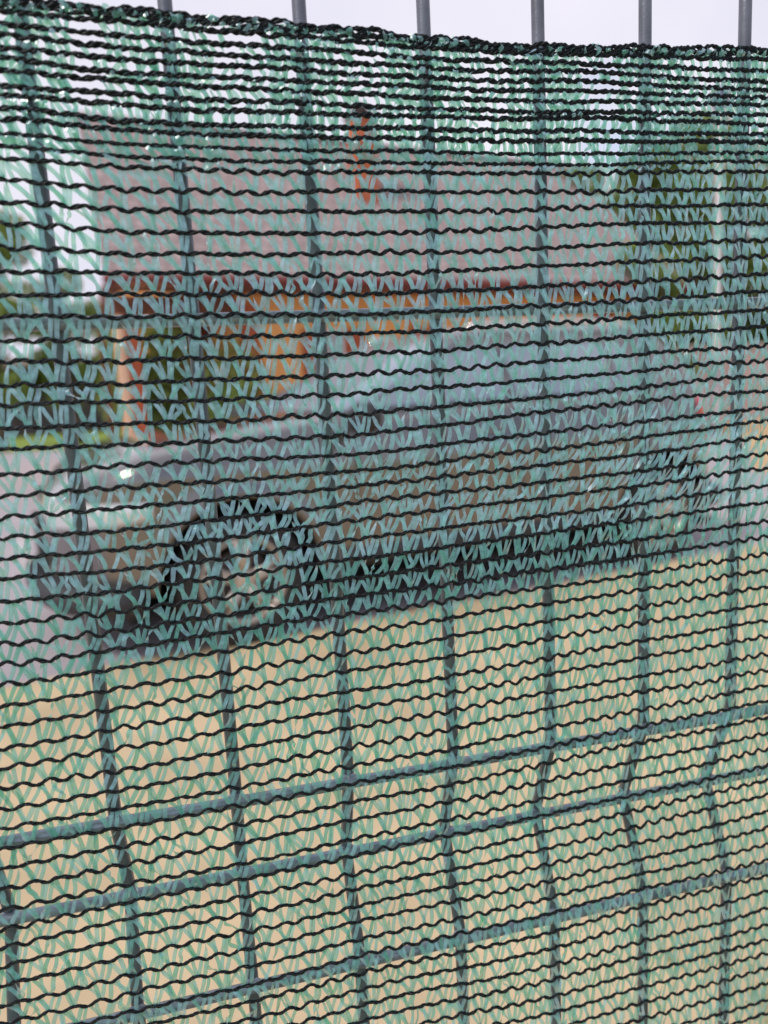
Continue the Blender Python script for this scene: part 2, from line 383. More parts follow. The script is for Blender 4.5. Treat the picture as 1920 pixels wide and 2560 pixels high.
def botz(s):
    b = float(np.interp(s, [S0, S0+.1, -0.45, 3.3, S1-.1, S1], [0.40, 0.34, 0.35, 0.36, 0.40, 0.46]))
    for sc in (0.0, WB):
        d = abs(s-sc)
        if d < AR: b = max(b, 0.35+math.sqrt(AR*AR-d*d))
    return b
def inset(s, z):           # how far the flank is pulled in from the full width
    e = 0.0
    if s < -0.35: e += 0.62*((-0.35-s)/0.53)**2.6
    if s > 3.12: e += 0.34*((s-3.12)/0.40)**2.4
    e += 0.055*max(0, (z-0.80)/0.35)**1.6+0.05*max(0, (0.62-z)/0.35)**1.5
    e += -0.012*math.exp(-((z-0.90)/0.03)**2)
    for sc in (0.0, WB):
        d = math.hypot(s-sc, z-0.35)
        e -= 0.022*math.exp(-((d-AR)/0.06)**2)
    return e
st = sorted(set([round(v, 4) for v in np.linspace(S0, S1, 90)]+[round(sc+AR*math.cos(a), 4) for sc in (0, WB) for a in np.linspace(0, PI, 26)]+[round(sc+q*(AR+.003), 4) for sc in (0, WB) for q in (-1, 1)]))
mb = MB(); nv = 14; rings = []
for s in st:
    zt, zb = topz(s), botz(s); zt = max(zt, zb+0.05); ring = []
    for i in range(nv+1):
        z = zb+(zt-0.045-zb)*i/nv; ring.append((s, inset(s, z), z))
    e = inset(s, zt)
    ring += [(s, e+0.015, zt-0.018), (s, e+0.05, zt), (s, e+0.25, zt+0.022), (s, WD/2, zt+0.035), (s, WD-e-0.25, zt+0.022), (s, WD-e-0.05, zt), (s, WD-e-0.015, zt-0.018)]
    for i in reversed(range(nv+1)):
        z = zb+(zt-0.045-zb)*i/nv; ring.append((s, WD-inset(s, z), z))
    rings.append(ring)
m_ = len(rings[0])
mb.v = [p for r in rings for p in r]
for a in range(len(st)-1):
    for i in range(m_):
        j = (i+1) % m_; mb.f.append((a*m_+i, a*m_+j, (a+1)*m_+j, (a+1)*m_+i))
mb.f.append(tuple(range(m_))); mb.f.append(tuple((len(st)-1)*m_+i for i in reversed(range(m_))))
body = mb.build('body', M_paint, car, smooth=True)
body.data.polygons.foreach_set('use_smooth', np.array([len(p.vertices) == 4 for p in body.data.polygons], bool))
mb = MB(); mb.box(-0.55, 3.45, 0.12, WD-0.12, 0.20, 0.245); mb.box(0.45, 2.42, 0.25, WD-.25, 0.247, 0.60); mb.build('underbody', M_under, car)
# wheel-arch liners
for sc in (0, WB):
    for side in (0, 1):
        mb = MB(); n = 20
        for yy in (0.03, 0.34):
            y_ = yy if side == 0 else WD-yy
            for i in range(n+1):
                a = PI*i/n; mb.v.append((sc+(AR-.004)*math.cos(a), y_, 0.35+(AR-.004)*math.sin(a)))
        for i in range(n): mb.f.append((i, i+1, n+2+i, n+1+i))
        mb.f.append(tuple(range(n+1, 2*n+2)))
        mb.build('wheel_arch_liner', M_under, car)
# cabin
def cab(z):
    t = max(0.0, (z-1.10)/(1.60-1.10))
    sf = 0.42+1.02*t**0.95; sr = 3.40-0.40*t**1.3; ins = 0.07+0.19*t**1.15
    return sf, sr, ins
def cab_ring(z, shrink=0.0, n=8):
    sf, sr, ins = cab(min(z, 1.60)); sf += shrink; sr -= shrink; ins += shrink
    r = 0.16; out = []
    for cx, cy, a0 in ((sr-r, WD-ins-r, 0), (sf+r*1.6, WD-ins-r, 90), (sf+r*1.6, ins+r, 180), (sr-r, ins+r, 270)):
        for i in range(n+1):
            a = math.radians(a0+90*i/n); rx = r*1.6 if 90 <= a0 <= 180 else r
            out.append((cx+rx*math.cos(a), cy+r*math.sin(a), z))
    return out
mb = MB(); zs = [(1.08, 0), (1.2, 0), (1.3, 0), (1.4, 0), (1.5, 0), (1.545, 0.008), (1.58, 0.03), (1.60, 0.075), (1.612, 0.16), (1.62, 0.3), (1.625, .6)]
rg = [cab_ring(z, sh) for z, sh in zs]; m_ = len(rg[0]); mb.v = [p for r in rg for p in r]
for a in range(len(rg)-1):
    for i in range(m_):
        j = (i+1) % m_; mb.f.append((a*m_+i, a*m_+j, (a+1)*m_+j, (a+1)*m_+i))
mb.f.append(tuple((len(rg)-1)*m_+i for i in range(m_)))
mb.build('cabin', M_paint, car, smooth=True)
def side_panel(name, poly, m, side=0, off=0.006, parent=None):
    """polygon in (s, z) laid over the cabin flank"""
    mb = MB(); N_ = 10; vs = []
    # rows between lower and upper edge: poly given as list lower (s,z) pts and upper pts of same length
    lo, up = poly
    n = len(lo)
    for i in range(n):
        for j in range(N_+1):
            t = j/N_; s = lo[i][0]+(up[i][0]-lo[i][0])*t; z = lo[i][1]+(up[i][1]-lo[i][1])*t
            y = cab(z)[2]-off; y = y if side == 0 else WD-y
            vs.append((s, y, z))
    fs = [(i*(N_+1)+j, (i+1)*(N_+1)+j, (i+1)*(N_+1)+j+1, i*(N_+1)+j+1) for i in range(n-1) for j in range(N_)]
    mb.add(vs, fs); return mb.build(name, m, parent or car, smooth=True)
for side in (0, 1):
    side_panel('side_window', ([(0.80, 1.165), (1.0, 1.167), (1.22, 1.17), (1.50, 1.172), (1.66, 1.173)], [(0.82, 1.18), (1.0, 1.30), (1.22, 1.425), (1.50, 1.475), (1.66, 1.482)]), M_cglass, side)
    side_panel('side_window', ([(1.74, 1.173), (2.1, 1.175), (2.50, 1.18)], [(1.72, 1.483), (2.1, 1.487), (2.50, 1.478)]), M_cglass, side)
    side_panel('side_window', ([(2.56, 1.182), (2.62, 1.185), (2.74, 1.20)], [(2.54, 1.475), (2.60, 1.47), (2.64, 1.45)]), M_cglass, side)
    side_panel('window_trim', ([(0.80, 1.150), (2.0, 1.156), (3.10, 1.17)], [(0.80, 1.163), (2.0, 1.170), (3.10, 1.182)]), M_plast, side, off=0.004)
    y = 0.24 if side == 0 else WD-0.24
    mb = MB(); mb.tube([(1.5, y, 1.575), (1.56, y, 1.61), (2.2, y, 1.622), (2.7, y, 1.61), (2.78, y, 1.56)], 0.017, n=10); mb.build('roof_rail', M_chrome, car, smooth=True)
    # mirror
    sy = -1 if side == 0 else 1; y0 = 0.03 if side == 0 else WD-0.03
    mb = MB(); mb.tube([(0.66, y0, 1.10), (0.66, y0+sy*0.10, 1.11)], 0.02, n=8)
    mb.tube([(0.60, y0+sy*.10, 1.12), (0.62, y0+sy*.17, 1.125), (0.63, y0+sy*.25, 1.125), (0.65, y0+sy*.29, 1.12)], [0.055, 0.085, 0.08, 0.03], n=14)
    mb.build('mirror', M_plast, car, smooth=True)
    for s_ in (1.42, 2.42):
        yy = inset(s_, 0.99)-0.012; yy = yy if side == 0 else WD-yy
        mb = MB(); mb.tube([(s_, yy+.02*(-sy), 0.995), (s_+.02, yy, 0.995), (s_+.17, yy, 1.0), (s_+.19, yy+.02*(-sy), 1.0)], 0.013, n=8); mb.build('door_handle', M_paint, car, smooth=True)
    # door shut lines and sill strip laid on the flank
    for s_, s2 in ((0.60, 0.66), (1.70, 1.70), (2.55, 2.50)):
        mb = MB(); pts = []
        for i in range(13):
            z = 0.33+(1.10-0.33)*i/12; s__ = s_+(s2-s_)*i/12; yy = inset(s__, z)-0.001; pts.append((s__, yy if side == 0 else WD-yy, z))
        mb.tube(pts, 0.0045, n=6); mb.build('door_seam', M_under, car)
    mb = MB()
    pts = [(s__, (inset(s__, 0.38)-0.004) if side == 0 else WD-inset(s__, 0.38)+0.004, 0.385) for s__ in np.linspace(0.47, 2.40, 14)]
    mb.tube(pts, 0.05, n=10); mb.build('sill_trim', M_plast, car, smooth=True)
    # head and tail lamps hugging the corners
    def flank_lamp(name, s0, s1, z0, z1, m, taper=0.0):
        mb = MB(); A_, B_ = 12, 6; vs = []
        for i in range(A_+1):
            s = s0+(s1-s0)*i/A_
            for j in range(B_+1):
                zz0 = z0+taper*(i/A_)*(z1-z0)
                z = zz0+(z1-zz0)*j/B_; y = inset(s, z)-0.010*math.sin(PI*min(max((j/B_), .0), 1))-0.003
                vs.append((s, y if side == 0 else WD-y, z))
        mb.add(vs, [(i*(B_+1)+j, (i+1)*(B_+1)+j, (i+1)*(B_+1)+j+1, i*(B_+1)+j+1) for i in range(A_) for j in range(B_)])
        return mb.build(name, m, car, smooth=True)
    flank_lamp('headlight', S0+0.03, -0.42, 0.66, 0.80, M_lamp, 0.45)
    flank_lamp('tail_light', 3.17, S1-0.04, 0.97, 1.10, M_tail)
# windscreen and rear window : strips over the sloping ends
def end_glass(name, front):
    mb = MB(); vs = []; A_, B_ = 12, 8
    for j in range(B_+1):
        z = 1.15+(1.50-1.15)*j/B_; sf, sr, ins = cab(z)
        for i in range(A_+1):
            q = -1+2*i/A_; hwid = WD/2-ins-0.12
            s = (sf-0.008+0.10*abs(q)**3) if front else (sr+0.006-0.05*abs(q)**3)
            vs.append((s, WD/2+q*hwid, z+(0.02 if not front else 0)))
    mb.add(vs, [(j*(A_+1)+i, j*(A_+1)+i+1, (j+1)*(A_+1)+i+1, (j+1)*(A_+1)+i) for j in range(B_) for i in range(A_)])
    mb.build(name, M_cglass, car, smooth=True)
mb = MB(); ro = []
for j in range(9):
    z = 1.16+(1.50-1.16)*j/8; ro.append(cab_ring(z, -0.007)[11:25])
mb.v = [p for r_ in ro for p in r_]; q_ = len(ro[0])
for j in range(8):
    for i in range(q_-1): mb.f.append((j*q_+i, j*q_+i+1, (j+1)*q_+i+1, (j+1)*q_+i))
mb.build('windscreen', M_cglass, car, smooth=True)
end_glass('rear_window', False)
mb = MB(); mb.box(S0-0.012, S0+0.02, 0.62, WD-0.62, 0.40, 0.60); mb.box(S0-.016, S0+.01, 0.66, WD-.66, 0.63, 0.68); mb.build('grille', M_plast, car, bevel=0.004)
mb = MB(); mb.tube([(-0.50, 0.02, 0.33), (-0.66, 0.10, 0.33), (-0.80, 0.28, 0.33), (S0-.01, 0.60, 0.33), (S0-.02, WD/2, 0.33), (S0-.01, WD-.6, 0.33), (-0.80, WD-.28, 0.33), (-0.66, WD-.10, .33), (-0.5, WD-.02, .33)], 0.075, n=12)
mb.build('bumper_trim', M_plast, car, smooth=True)
mb = MB(); mb.tube([(3.16, 0.00, 0.42), (3.38, 0.08, 0.42), (S1-.02, 0.34, 0.42), (S1+.02, WD/2, 0.42), (S1-.02, WD-.34, 0.42), (3.38, WD-.08, .42), (3.16, WD, .42)], 0.085, n=12)
mb.build('bumper_trim', M_plast, car, smooth=True)
mb = MB(); mb.box(S0-0.1, S0-0.09, WD/2-.26, WD/2+.26, 0.42, 0.53); mb.build('number_plate', M_white, car)
def wheel(sc, side):
    o = 1 if side == 0 else -1; yc = 0.035 if side == 0 else WD-0.035
    w = bpy.data.objects.new('wheel', None); C.objects.link(w); w.parent = car; w.location = (sc, yc, WR+.003)
    mb = MB(); mb.lathe([(0.225, 0.0*o), (0.25, -0.008*o), (0.32, 0.0), (WR-.01, 0.02*o), (WR, 0.05*o), (WR, 0.15*o), (WR-.01, 0.18*o), (0.30, 0.20*o), (0.225, 0.19*o), (0.225, 0.0)], n=48)
    mb.build('tyre', M_tyre, w, smooth=True)
    mb = MB(); mb.lathe([(0.226, 0.004*o), (0.222, -0.004*o), (0.208, 0.0), (0.200, 0.05*o), (0.198, 0.16*o)], n=48)
    for k in range(5):
        a = 2*PI*k/5+0.3
        for da in (-0.13, 0.13):
            p = [(0.05*math.cos(a+da*2), 0.012*o, 0.05*math.sin(a+da*2)), (0.12*math.cos(a+da*.9), 0.010*o, 0.12*math.sin(a+da*.9)), (0.208*math.cos(a+da*1.3), 0.012*o, 0.208*math.sin(a+da*1.3))]
            mb.tube(p, [0.020, 0.016, 0.018], n=8)
    mb.lathe([(0.0, -0.004*o), (0.03, -0.004*o), (0.062, 0.004*o), (0.066, 0.03*o), (0.0, 0.04*o)], n=24)
    mb.build('rim', M_rim, w, smooth=True)
    mb = MB(); mb.lathe([(0.0, 0.060*o), (0.15, 0.060*o), (0.15, 0.08*o), (0.0, 0.08*o)], n=32); mb.build('brake_disc', mat('brake', (0.08, .07, .07), rough=.4, metal=.6), w)
for sc in (0, WB):
    for side in (0, 1): wheel(sc, side)
# white bag-like head rests and seats seen through the glass are left dark

# ------------------------------------------------------------------ trees and shrubs
def leaf_mat(name, a, b):
    m = bpy.data.materials.new(name); m.use_nodes = True; t = m.node_tree; p = t.nodes['Principled BSDF']
    p.inputs['Roughness'].default_value = 0.6; p.inputs['Specular IOR Level'].default_value = 0.25
    g = t.nodes.new('ShaderNodeNewGeometry'); r = t.nodes.new('ShaderNodeValToRGB')
    r.color_ramp.elements[0].color = (*a, 1); r.color_ramp.elements[1].color = (*b, 1)
    t.links.new(g.outputs['Random Per Island'], r.inputs[0]); t.links.new(r.outputs[0], p.inputs['Base Color'])
    tl = t.nodes.new('ShaderNodeBsdfTranslucent'); t.links.new(r.outputs[0], tl.inputs['Color'])
    ms = t.nodes.new('ShaderNodeMixShader'); ms.inputs[0].default_value = 0.35
    t.links.new(p.outputs[0], ms.inputs[1]); t.links.new(tl.outputs[0], ms.inputs[2]); t.links.new(ms.outputs[0], t.nodes['Material Output'].inputs['Surface'])
    return m
M_leafd = leaf_mat('olive_leaf', (0.10, 0.16, 0.035), (0.26, 0.34, 0.09))
M_leafl = leaf_mat('light_leaf', (0.15, 0.21, 0.045), (0.32, 0.40, 0.11))
M_bark = mat('bark', (0.12, 0.09, 0.07), rough=0.9, var=0.3, vscale=10)
def leaves(clumps, n, size, m, name, parent, seed):
    r = np.random.default_rng(seed); cl = np.array(clumps); wts = cl[:, 3]**2; wts /= wts.sum()
    idx = r.choice(len(cl), n, p=wts); d = r.normal(size=(n, 3)); d /= np.linalg.norm(d, axis=1)[:, None]
    rad = cl[idx, 3]*(0.45+0.6*r.random(n)**0.6); c = cl[idx, :3]+d*rad[:, None]*np.array([1, 1, .8])
    a = r.normal(size=(n, 3)); a /= np.linalg.norm(a, axis=1)[:, None]; b = np.cross(a, r.normal(size=(n, 3))); b /= np.linalg.norm(b, axis=1)[:, None]
    s = size*(0.6+0.8*r.random(n))[:, None]
    V = np.stack([c-a*s, c-b*s*.45, c+a*s, c+b*s*.45], 1).reshape(-1, 3)
    F = np.arange(4*n).reshape(-1, 4)
    return link(name, np_mesh(name, V, F, m, smooth=False), parent)
def tree(name, label, x, y, hgt, rad, m, seed, base=0.25, n=5000, size=0.10, group='trees beyond the fence', cat='tree', low=False):
    r = random.Random(seed); t = thing(name, label, cat, (x, y, 0), 0, group)
    mb = MB(); top = hgt*0.8
    pts = [(0.12*math.sin(i*1.3+seed)*i/6, 0.10*math.cos(i*1.7+seed)*i/6, top*i/6) for i in range(7)]
    mb.tube(pts, [0.035*hgt*(1-i/7.5)*0.6+.01 for i in range(7)], n=10)
    clumps = []
    for k in range(20):
        zf = r.uniform(base, 0.93); z = hgt*zf; env = rad*math.sin(PI*min(1, max(0.12, (zf-base+0.12)/(1.06-base+0.12))))**0.7
        a = r.uniform(0, 2*PI); q = env*r.uniform(0.25, 0.85)
        c = (q*math.cos(a), q*math.sin(a), z)
        mb.tube([(0, 0, max(0.1, z*0.55)), (c[0]*.5, c[1]*.5, z*0.8), c], [0.02*hgt*0.35, 0.012*hgt*.35, 0.006], n=6)
        clumps.append((*c, rad*r.uniform(0.22, 0.42)))
    mb.build('trunk', M_bark, t, smooth=True)
    leaves(clumps, n, size, m, 'crown', t, seed)
    return t
tree('tree', 'tall dark olive tree just right of the orange house roof', 9.9, 16.2, 6.3, 1.7, M_leafd, 11, n=7000)
tree('tree', 'dark green tree behind the pale lamp post', 12.6, 17.5, 7.4, 2.1, M_leafd, 12, n=8000)
tree('tree', 'dark green tree at the right edge of the photograph, right of the lamp post', 15.6, 18.0, 7.2, 2.2, M_leafd, 13, n=8000)
tree('tree', 'middle sized green tree close behind the right end of the roof', 9.0, 18.6, 5.6, 1.9, M_leafd, 17, n=8000, size=.12)
tree('tree', 'wide green tree far behind the right roof end, filling the gap to the lamp post', 11.5, 20.8, 7.7, 2.7, M_leafd, 18, n=10000, size=.13)
tree('tree', 'tallest wide green tree behind the garden wall on the right', 16.6, 22.5, 8.6, 2.8, M_leafd, 19, n=10000, size=.13)
tree('tree', 'low bushy tree at the right gable end of the house', 8.6, 12.9, 3.7, 1.0, M_leafd, 14, base=0.15, n=4000, size=.08)
tree('tree', 'light green tree at the far left edge, left of the house', -5.2, 24.0, 6.6, 1.7, M_leafl, 15, n=5000)
tree('tree', 'small light green tree between the left edge and the house gable', -3.3, 25.5, 5.3, 1.3, M_leafl, 16, n=4000)
def shrub(label, x, y, hgt, rx, seed, m=M_leafl, n=2500, size=.06, name='shrub', group=None):
    t = thing(name, label, 'shrub', (x, y, 0), A13, group); r = random.Random(seed)
    mb = MB(); cl = []
    for k in range(7):
        a = r.uniform(-rx*.8, rx*.8); z = hgt*r.uniform(.45, .82); b = r.uniform(-.2, .2)
        mb.tube([(a*.3, 0, 0), (a*.8, b*.5, z*.5), (a, b, z)], [.02, .014, .006], n=6); cl.append((a, b, z, hgt*r.uniform(.16, .26)))
        cl.append((a*.8, -b, z*.5, hgt*.2))
    mb.build('stem', M_bark, t); leaves(cl, n, size, m, 'foliage', t, seed); return t
p = W(0.72, 1.3); shrub('tall green shrub beside the house porch, right of the peach pillar', p.x, p.y, 2.85, 0.38, 21, n=6000)
p = W(1.5, 0.1); shrub('shorter green shrub by the red brown pillar of the house porch', p.x, p.y, 2.1, 0.3, 22, M_leafd)
# clipped hedge and shed at the far left
M_hedge = leaf_mat('hedge_leaf', (0.12, 0.17, 0.03), (0.30, 0.36, 0.09))
hg = thing('hedge', 'long green hedge behind the low shed at the left', 'hedge', (-7.0, 35.8, 0), A13)
mb = MB(); cl = []
for i in range(24):
    x = -6+i*0.55; cl.append((x, random.uniform(-.2, .2), 4.6+random.uniform(-.5, .5), 1.0)); cl.append((x, 0, 2.4, 1.2)); mb.tube([(x, 0, 0), (x+.1, 0, 2.0)], .03, n=6)
mb.build('stems', M_bark, hg); leaves(cl, 12000, .13, M_hedge, 'foliage', hg, 33)
shed = thing('open_shed', 'low open timber shed with a pinkish flat roof on the lawn at the far left', 'shed', (-10.6, 33.8, 0), math.radians(3)); shed.scale = (1.42, 1.42, 1.42)
mb = MB(); mb.box(-0.2, 5.9, -0.5, 1.3, 1.95, 2.16); mb.build('roof', mat('shed_roof', (0.36, 0.27, 0.26), rough=.8, var=.1), shed)
mb = MB(); mb.box(0, 5.7, 1.1, 1.2, 0, 1.94); mb.box(0, .1, -.2, 1.098, 0, 1.94); mb.box(5.6, 5.7, -.2, 1.098, 0, 1.94); mb.build('wall', mat('shed_wood', (0.19, 0.165, 0.17), rough=.85, var=.3, vscale=6), shed)
for i in range(5):
    mb = MB(); mb.box(0.15+i*1.3, 0.27+i*1.3, -0.42, -0.30, 0, 1.949); mb.build('post', M_dark, shed)

# ------------------------------------------------------------------ lamp post, far wall
lp = thing('lamp_post', 'pale grey lamp post with a dark bulb shaped head among the right hand trees', 'lamp post', (9.88, 13.0, 0))
mb = MB(); mb.tube([(0, 0, 0), (0, 0, 0.25), (0, 0, 0.26), (0, 0, 5.9)], [0.11, 0.11, 0.085, 0.065], n=16); mb.build('pole', mat('pale_post', (0.50, 0.46, 0.47), rough=.5, var=.1), lp, smooth=True)
mb = MB(); mb.lathe([(0.0, -.0), (0.01, 0)], n=8)
mb = MB(); mb.tube([(0, 0, 5.9), (0, 0, 6.0), (0, 0, 6.12), (0, 0, 6.24), (0, 0, 6.32)], [0.07, 0.15, 0.19, 0.14, 0.03], n=18); mb.build('lamp_head', mat('lamp_head', (0.05, 0.07, 0.13), rough=.3), lp, smooth=True)
wl = thing('garden_wall', 'low pinkish rendered wall between the trees at the right edge', 'wall', (9.2, 15.2, 0), A13)
mb = MB(); mb.box(0, 14, 0, 0.22, 0, 1.75); mb.build('wall_face', mat('pink_wall', (0.52, 0.38, 0.36), rough=.9, var=.1), wl)
mb = MB(); mb.box(-.04, 14.04, -.04, 0.26, 1.752, 1.83); mb.build('coping', M_pale, wl)

# ------------------------------------------------------------------ weeds in the sand, bottom right
r = np.random.default_rng(5); V = []; F = []; b = 0
for cx, cy, nn in ((1.06, 1.12, 90), (0.95, 1.28, 30), (1.2, 1.22, 60)):
    for i in range(nn):
        x, y = cx+r.normal(0, .05), cy+r.normal(0, .04); h = r.uniform(.02, .07); a = r.uniform(0, 6.28); w = .002
        dx, dy = math.cos(a)*w, math.sin(a)*w; lx, ly = r.normal(0, .02, 2)
        V += [(x-dx, y-dy, .008), (x+dx, y+dy, .008), (x+lx+dx*.3, y+ly+dy*.3, h), (x+lx-dx*.3, y+ly-dy*.3, h)]; F.append((b, b+1, b+2, b+3)); b += 4
o = link('grass_tufts', np_mesh('grass_tufts', V, F, M_leafl, smooth=False)); o['kind'] = 'stuff'; tag(o, 'small green weeds growing in the sandy yard at the lower right', 'weeds')

# ------------------------------------------------------------------ welded wire fence
D = 0.31744; X0 = -0.044976
h0, h1, h2, h3, DD = 0.029226, -0.173436, -0.219371, -0.263527, 0.0189
fence = thing('wire_fence_panel', 'grey welded wire fence panel with a V fold, behind the green net', 'fence', (0, 0, 0))
def vprofile(s=1):
    pts = [(0.262, 0), (0.15, 0)]
    for z, d in ((h0, 0), (h1+0.004, 0), (h1-0.003, 0.0012), (h2+0.003, DD-0.001), (h2-0.003, DD-0.001), (h3+0.003, 0.0012), (h3-0.004, 0), (-0.45, 0), (-0.62, 0), (-0.65, DD*.6), (-0.70, DD), (-0.75, 0), (-1.0, 0), (-1.27, 0)):
        pts.append((z, d))
    return pts
for k in range(-3, 11):
    x = X0 + 0.05*k
    mb = MB(); j = random.uniform(-.0003, .0003)
    mb.tube([(x+j, D+0.0022+d, H+z) for z, d in vprofile()], 0.00275, n=14)
    mb.build('vertical_wire', M_wire, fence, smooth=True)
for z, d in ((0.231, 0), (h0, 0), (h1, 0), (h2, DD), (h3, 0), (-0.463, 0), (-0.65, 0), (-0.70, DD), (-0.75, 0), (-0.95, 0), (-1.15, 0)):
    mb = MB(); mb.tube([(-0.24+0.08*i, D-0.0022+d, H+z+random.uniform(-.0003, .0003)) for i in range(11)], 0.0026, n=14)
    for k in range(-3, 11):
        x = X0+0.05*k; r_ = random.uniform(.0024, .0032)
        mb.tube([(x-.0045, D+d-.0004, H+z), (x-.002, D+d, H+z), (x+.002, D+d, H+z), (x+.0045, D+d-.0004, H+z)], [.0012, r_, r_, .0012], n=10)
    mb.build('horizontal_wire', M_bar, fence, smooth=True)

# ------------------------------------------------------------------ knitted shade net
XK = np.array([-.07, -.011, .07, .166, .25])
R_ = np.array(ROWS)/1000.0
NR = 73
ext = [R_[-1] - 0.0089*(i+1) for i in range(NR-len(R_))]
R_ = np.vstack([R_]+ext) if ext else R_
XA, XB = -0.135, 0.335
YN = 0.3100
def lownoise(seed, x, wl, amp):
    r = np.random.default_rng(seed); out = np.zeros_like(x)
    for o in range(3):
        f = 2*PI/wl*(0.6+0.9*o+r.random()*0.4); out += np.sin(x*f+r.random()*6.28)/(1+o)
    return out*amp/1.6
def zrow(k, x):
    # smooth interpolation (cosine) of the row height along the net
    xi = np.interp(x, XK, np.arange(5.0)); i = np.clip(xi.astype(int), 0, 3); t = xi-i
    # monotone-ish Catmull-Rom
    P = R_[k]; Pm = P[np.clip(i-1, 0, 4)]; P0 = P[i]; P1 = P[i+1]; P2 = P[np.clip(i+2, 0, 4)]
    z = 0.5*((2*P0)+(-Pm+P1)*t+(2*Pm-5*P0+4*P1-P2)*t*t+(-Pm+3*P0-3*P1+P2)*t**3)
    return z + lownoise(100+k, x, 0.06, 0.00022) + lownoise(900+k//3, x, 0.12, 0.00035)
# stitch phase: period shrinks from left to right
xs_ = np.linspace(-0.2, 0.4, 4001)
per = np.interp(xs_, [-.2, -.07, 0.0, .08, .16, .25, .4], [.0102, .0100, .0098, .0088, .0082, .0076, .0074])
PH = np.concatenate([[0], np.cumsum((xs_[1]-xs_[0])/per[:-1])])
def phase(x): return np.interp(x, xs_, PH)
def xofph(p): return np.interp(p, PH, xs_)
rowshift = np.cumsum(rng.normal(0, 0.035, NR)); rowshift -= np.linspace(0, rowshift[-1], NR)
rowshift[:14] += rng.normal(0, 0.15, 14)
ynet = lambda x, z: YN + 0.0006*np.sin(x*55+z*9) + 0.0004*np.sin(z*130+x*20)
def gapat(k): 
    return float(R_[k-1].mean()-R_[k].mean()) if k > 0 else .004
def knot_amp(k): return 0.00034 if k < 13 else (0.00068 if k < 34 else 0.00094)
net = thing('shade_net', 'green knitted shade net with dark twisted rows, hung in front of the wire fence', 'net', (0, YN, H))
net.location = (0, 0, 0)
def cord_z(k, x, ph):
    a = knot_amp(k)*(0.8+0.35*np.sin(x*37+k))
    n = np.floor(ph*2).astype(int)
    r = np.random.default_rng(5000+k); jit = r.normal(0, 0.22, 400); jv = r.normal(0, 0.00012, 400)
    p = ph % 1.0
    tri = 1-4*np.abs(((p+0.0) % 1)-0.5)           # -1 at 0 , +1 at .5
    tri = np.sign(tri)*np.abs(tri)**0.9
    jj = np.interp(ph*2, np.arange(400), jit); jz = np.interp(ph*2, np.arange(400), jv)
    return -tri*a*(1+jj)*-1*-1 + jz                # trough at p=.5, peak at p=0
def make_cord(k, name='knitted_cord', dz=0.0, thick=1.0, ph0=0.0, amp=1.0, wav=0.0):
    ds = 0.00075; x = np.arange(XA, XB, ds); n = len(x)
    ph = phase(x)+rowshift[k]+ph0
    z = zrow(k, x)+cord_z(k, x, ph)*amp+dz
    if wav: z = z+lownoise(4000+k+int(ph0*100), x, 0.03, wav)
    y = ynet(x, z)-0.0004
    r = np.random.default_rng(6000+k+int(ph0*97))
    c2 = (ph*2) % 1.0
    fat = 0.55+0.45*np.sin(PI*c2)**0.8            # thin at knots, fat mid-link
    vary = np.interp(ph*2, np.arange(400), r.uniform(0.8, 1.25, 400))
    tight = 0.00048*thick*fat*vary
    Vs = []; Fs = []; base = 0; m = 6
    for j in range(3):
        tw = 2*PI*(ph*1.0)*(-1)+2*PI*j/3+np.interp(ph*2, np.arange(400), r.uniform(-.7, .7, 400))
        cz = z+np.sin(tw)*tight*1.05; cy = y+np.cos(tw)*tight*0.85
        rad = (0.00030+0.00013*np.sin(PI*c2))*thick*np.interp(ph*2, np.arange(400), r.uniform(0.82, 1.2, 400))
        a = np.linspace(0, 2*PI, m, endpoint=False)[None, :]+tw[:, None]*0.5
        VX = np.repeat(x[:, None], m, 1); VY = cy[:, None]+np.cos(a)*rad[:, None]*0.8; VZ = cz[:, None]+np.sin(a)*rad[:, None]*1.15
        Vs.append(np.stack([VX, VY, VZ+H], -1).reshape(-1, 3))
        i = np.arange(n-1)[:, None]; q = np.arange(m)[None, :]; q2 = (q+1) % m
        F = np.stack([base+i*m+q+0*i, base+i*m+q2, base+(i+1)*m+q2, base+(i+1)*m+q], -1).reshape(-1, 4)
        Fs.append(F); base += n*m
    link(name, np_mesh(name, np.vstack(Vs), np.vstack(Fs), M_cord), net)
for k in range(1, NR): make_cord(k, thick=1.28 if k < 11 else 1.0)
# bunched hem: three cords looped into each other
make_cord(0, 'hem_cord', 0.0008, 1.22, 0.13, 1.3, 0.0007)
make_cord(0, 'hem_cord', -0.0003, 1.2, 0.61, 1.6, 0.0008)
make_cord(0, 'hem_cord', -0.0014, 1.05, 0.37, 1.2, 0.0006)

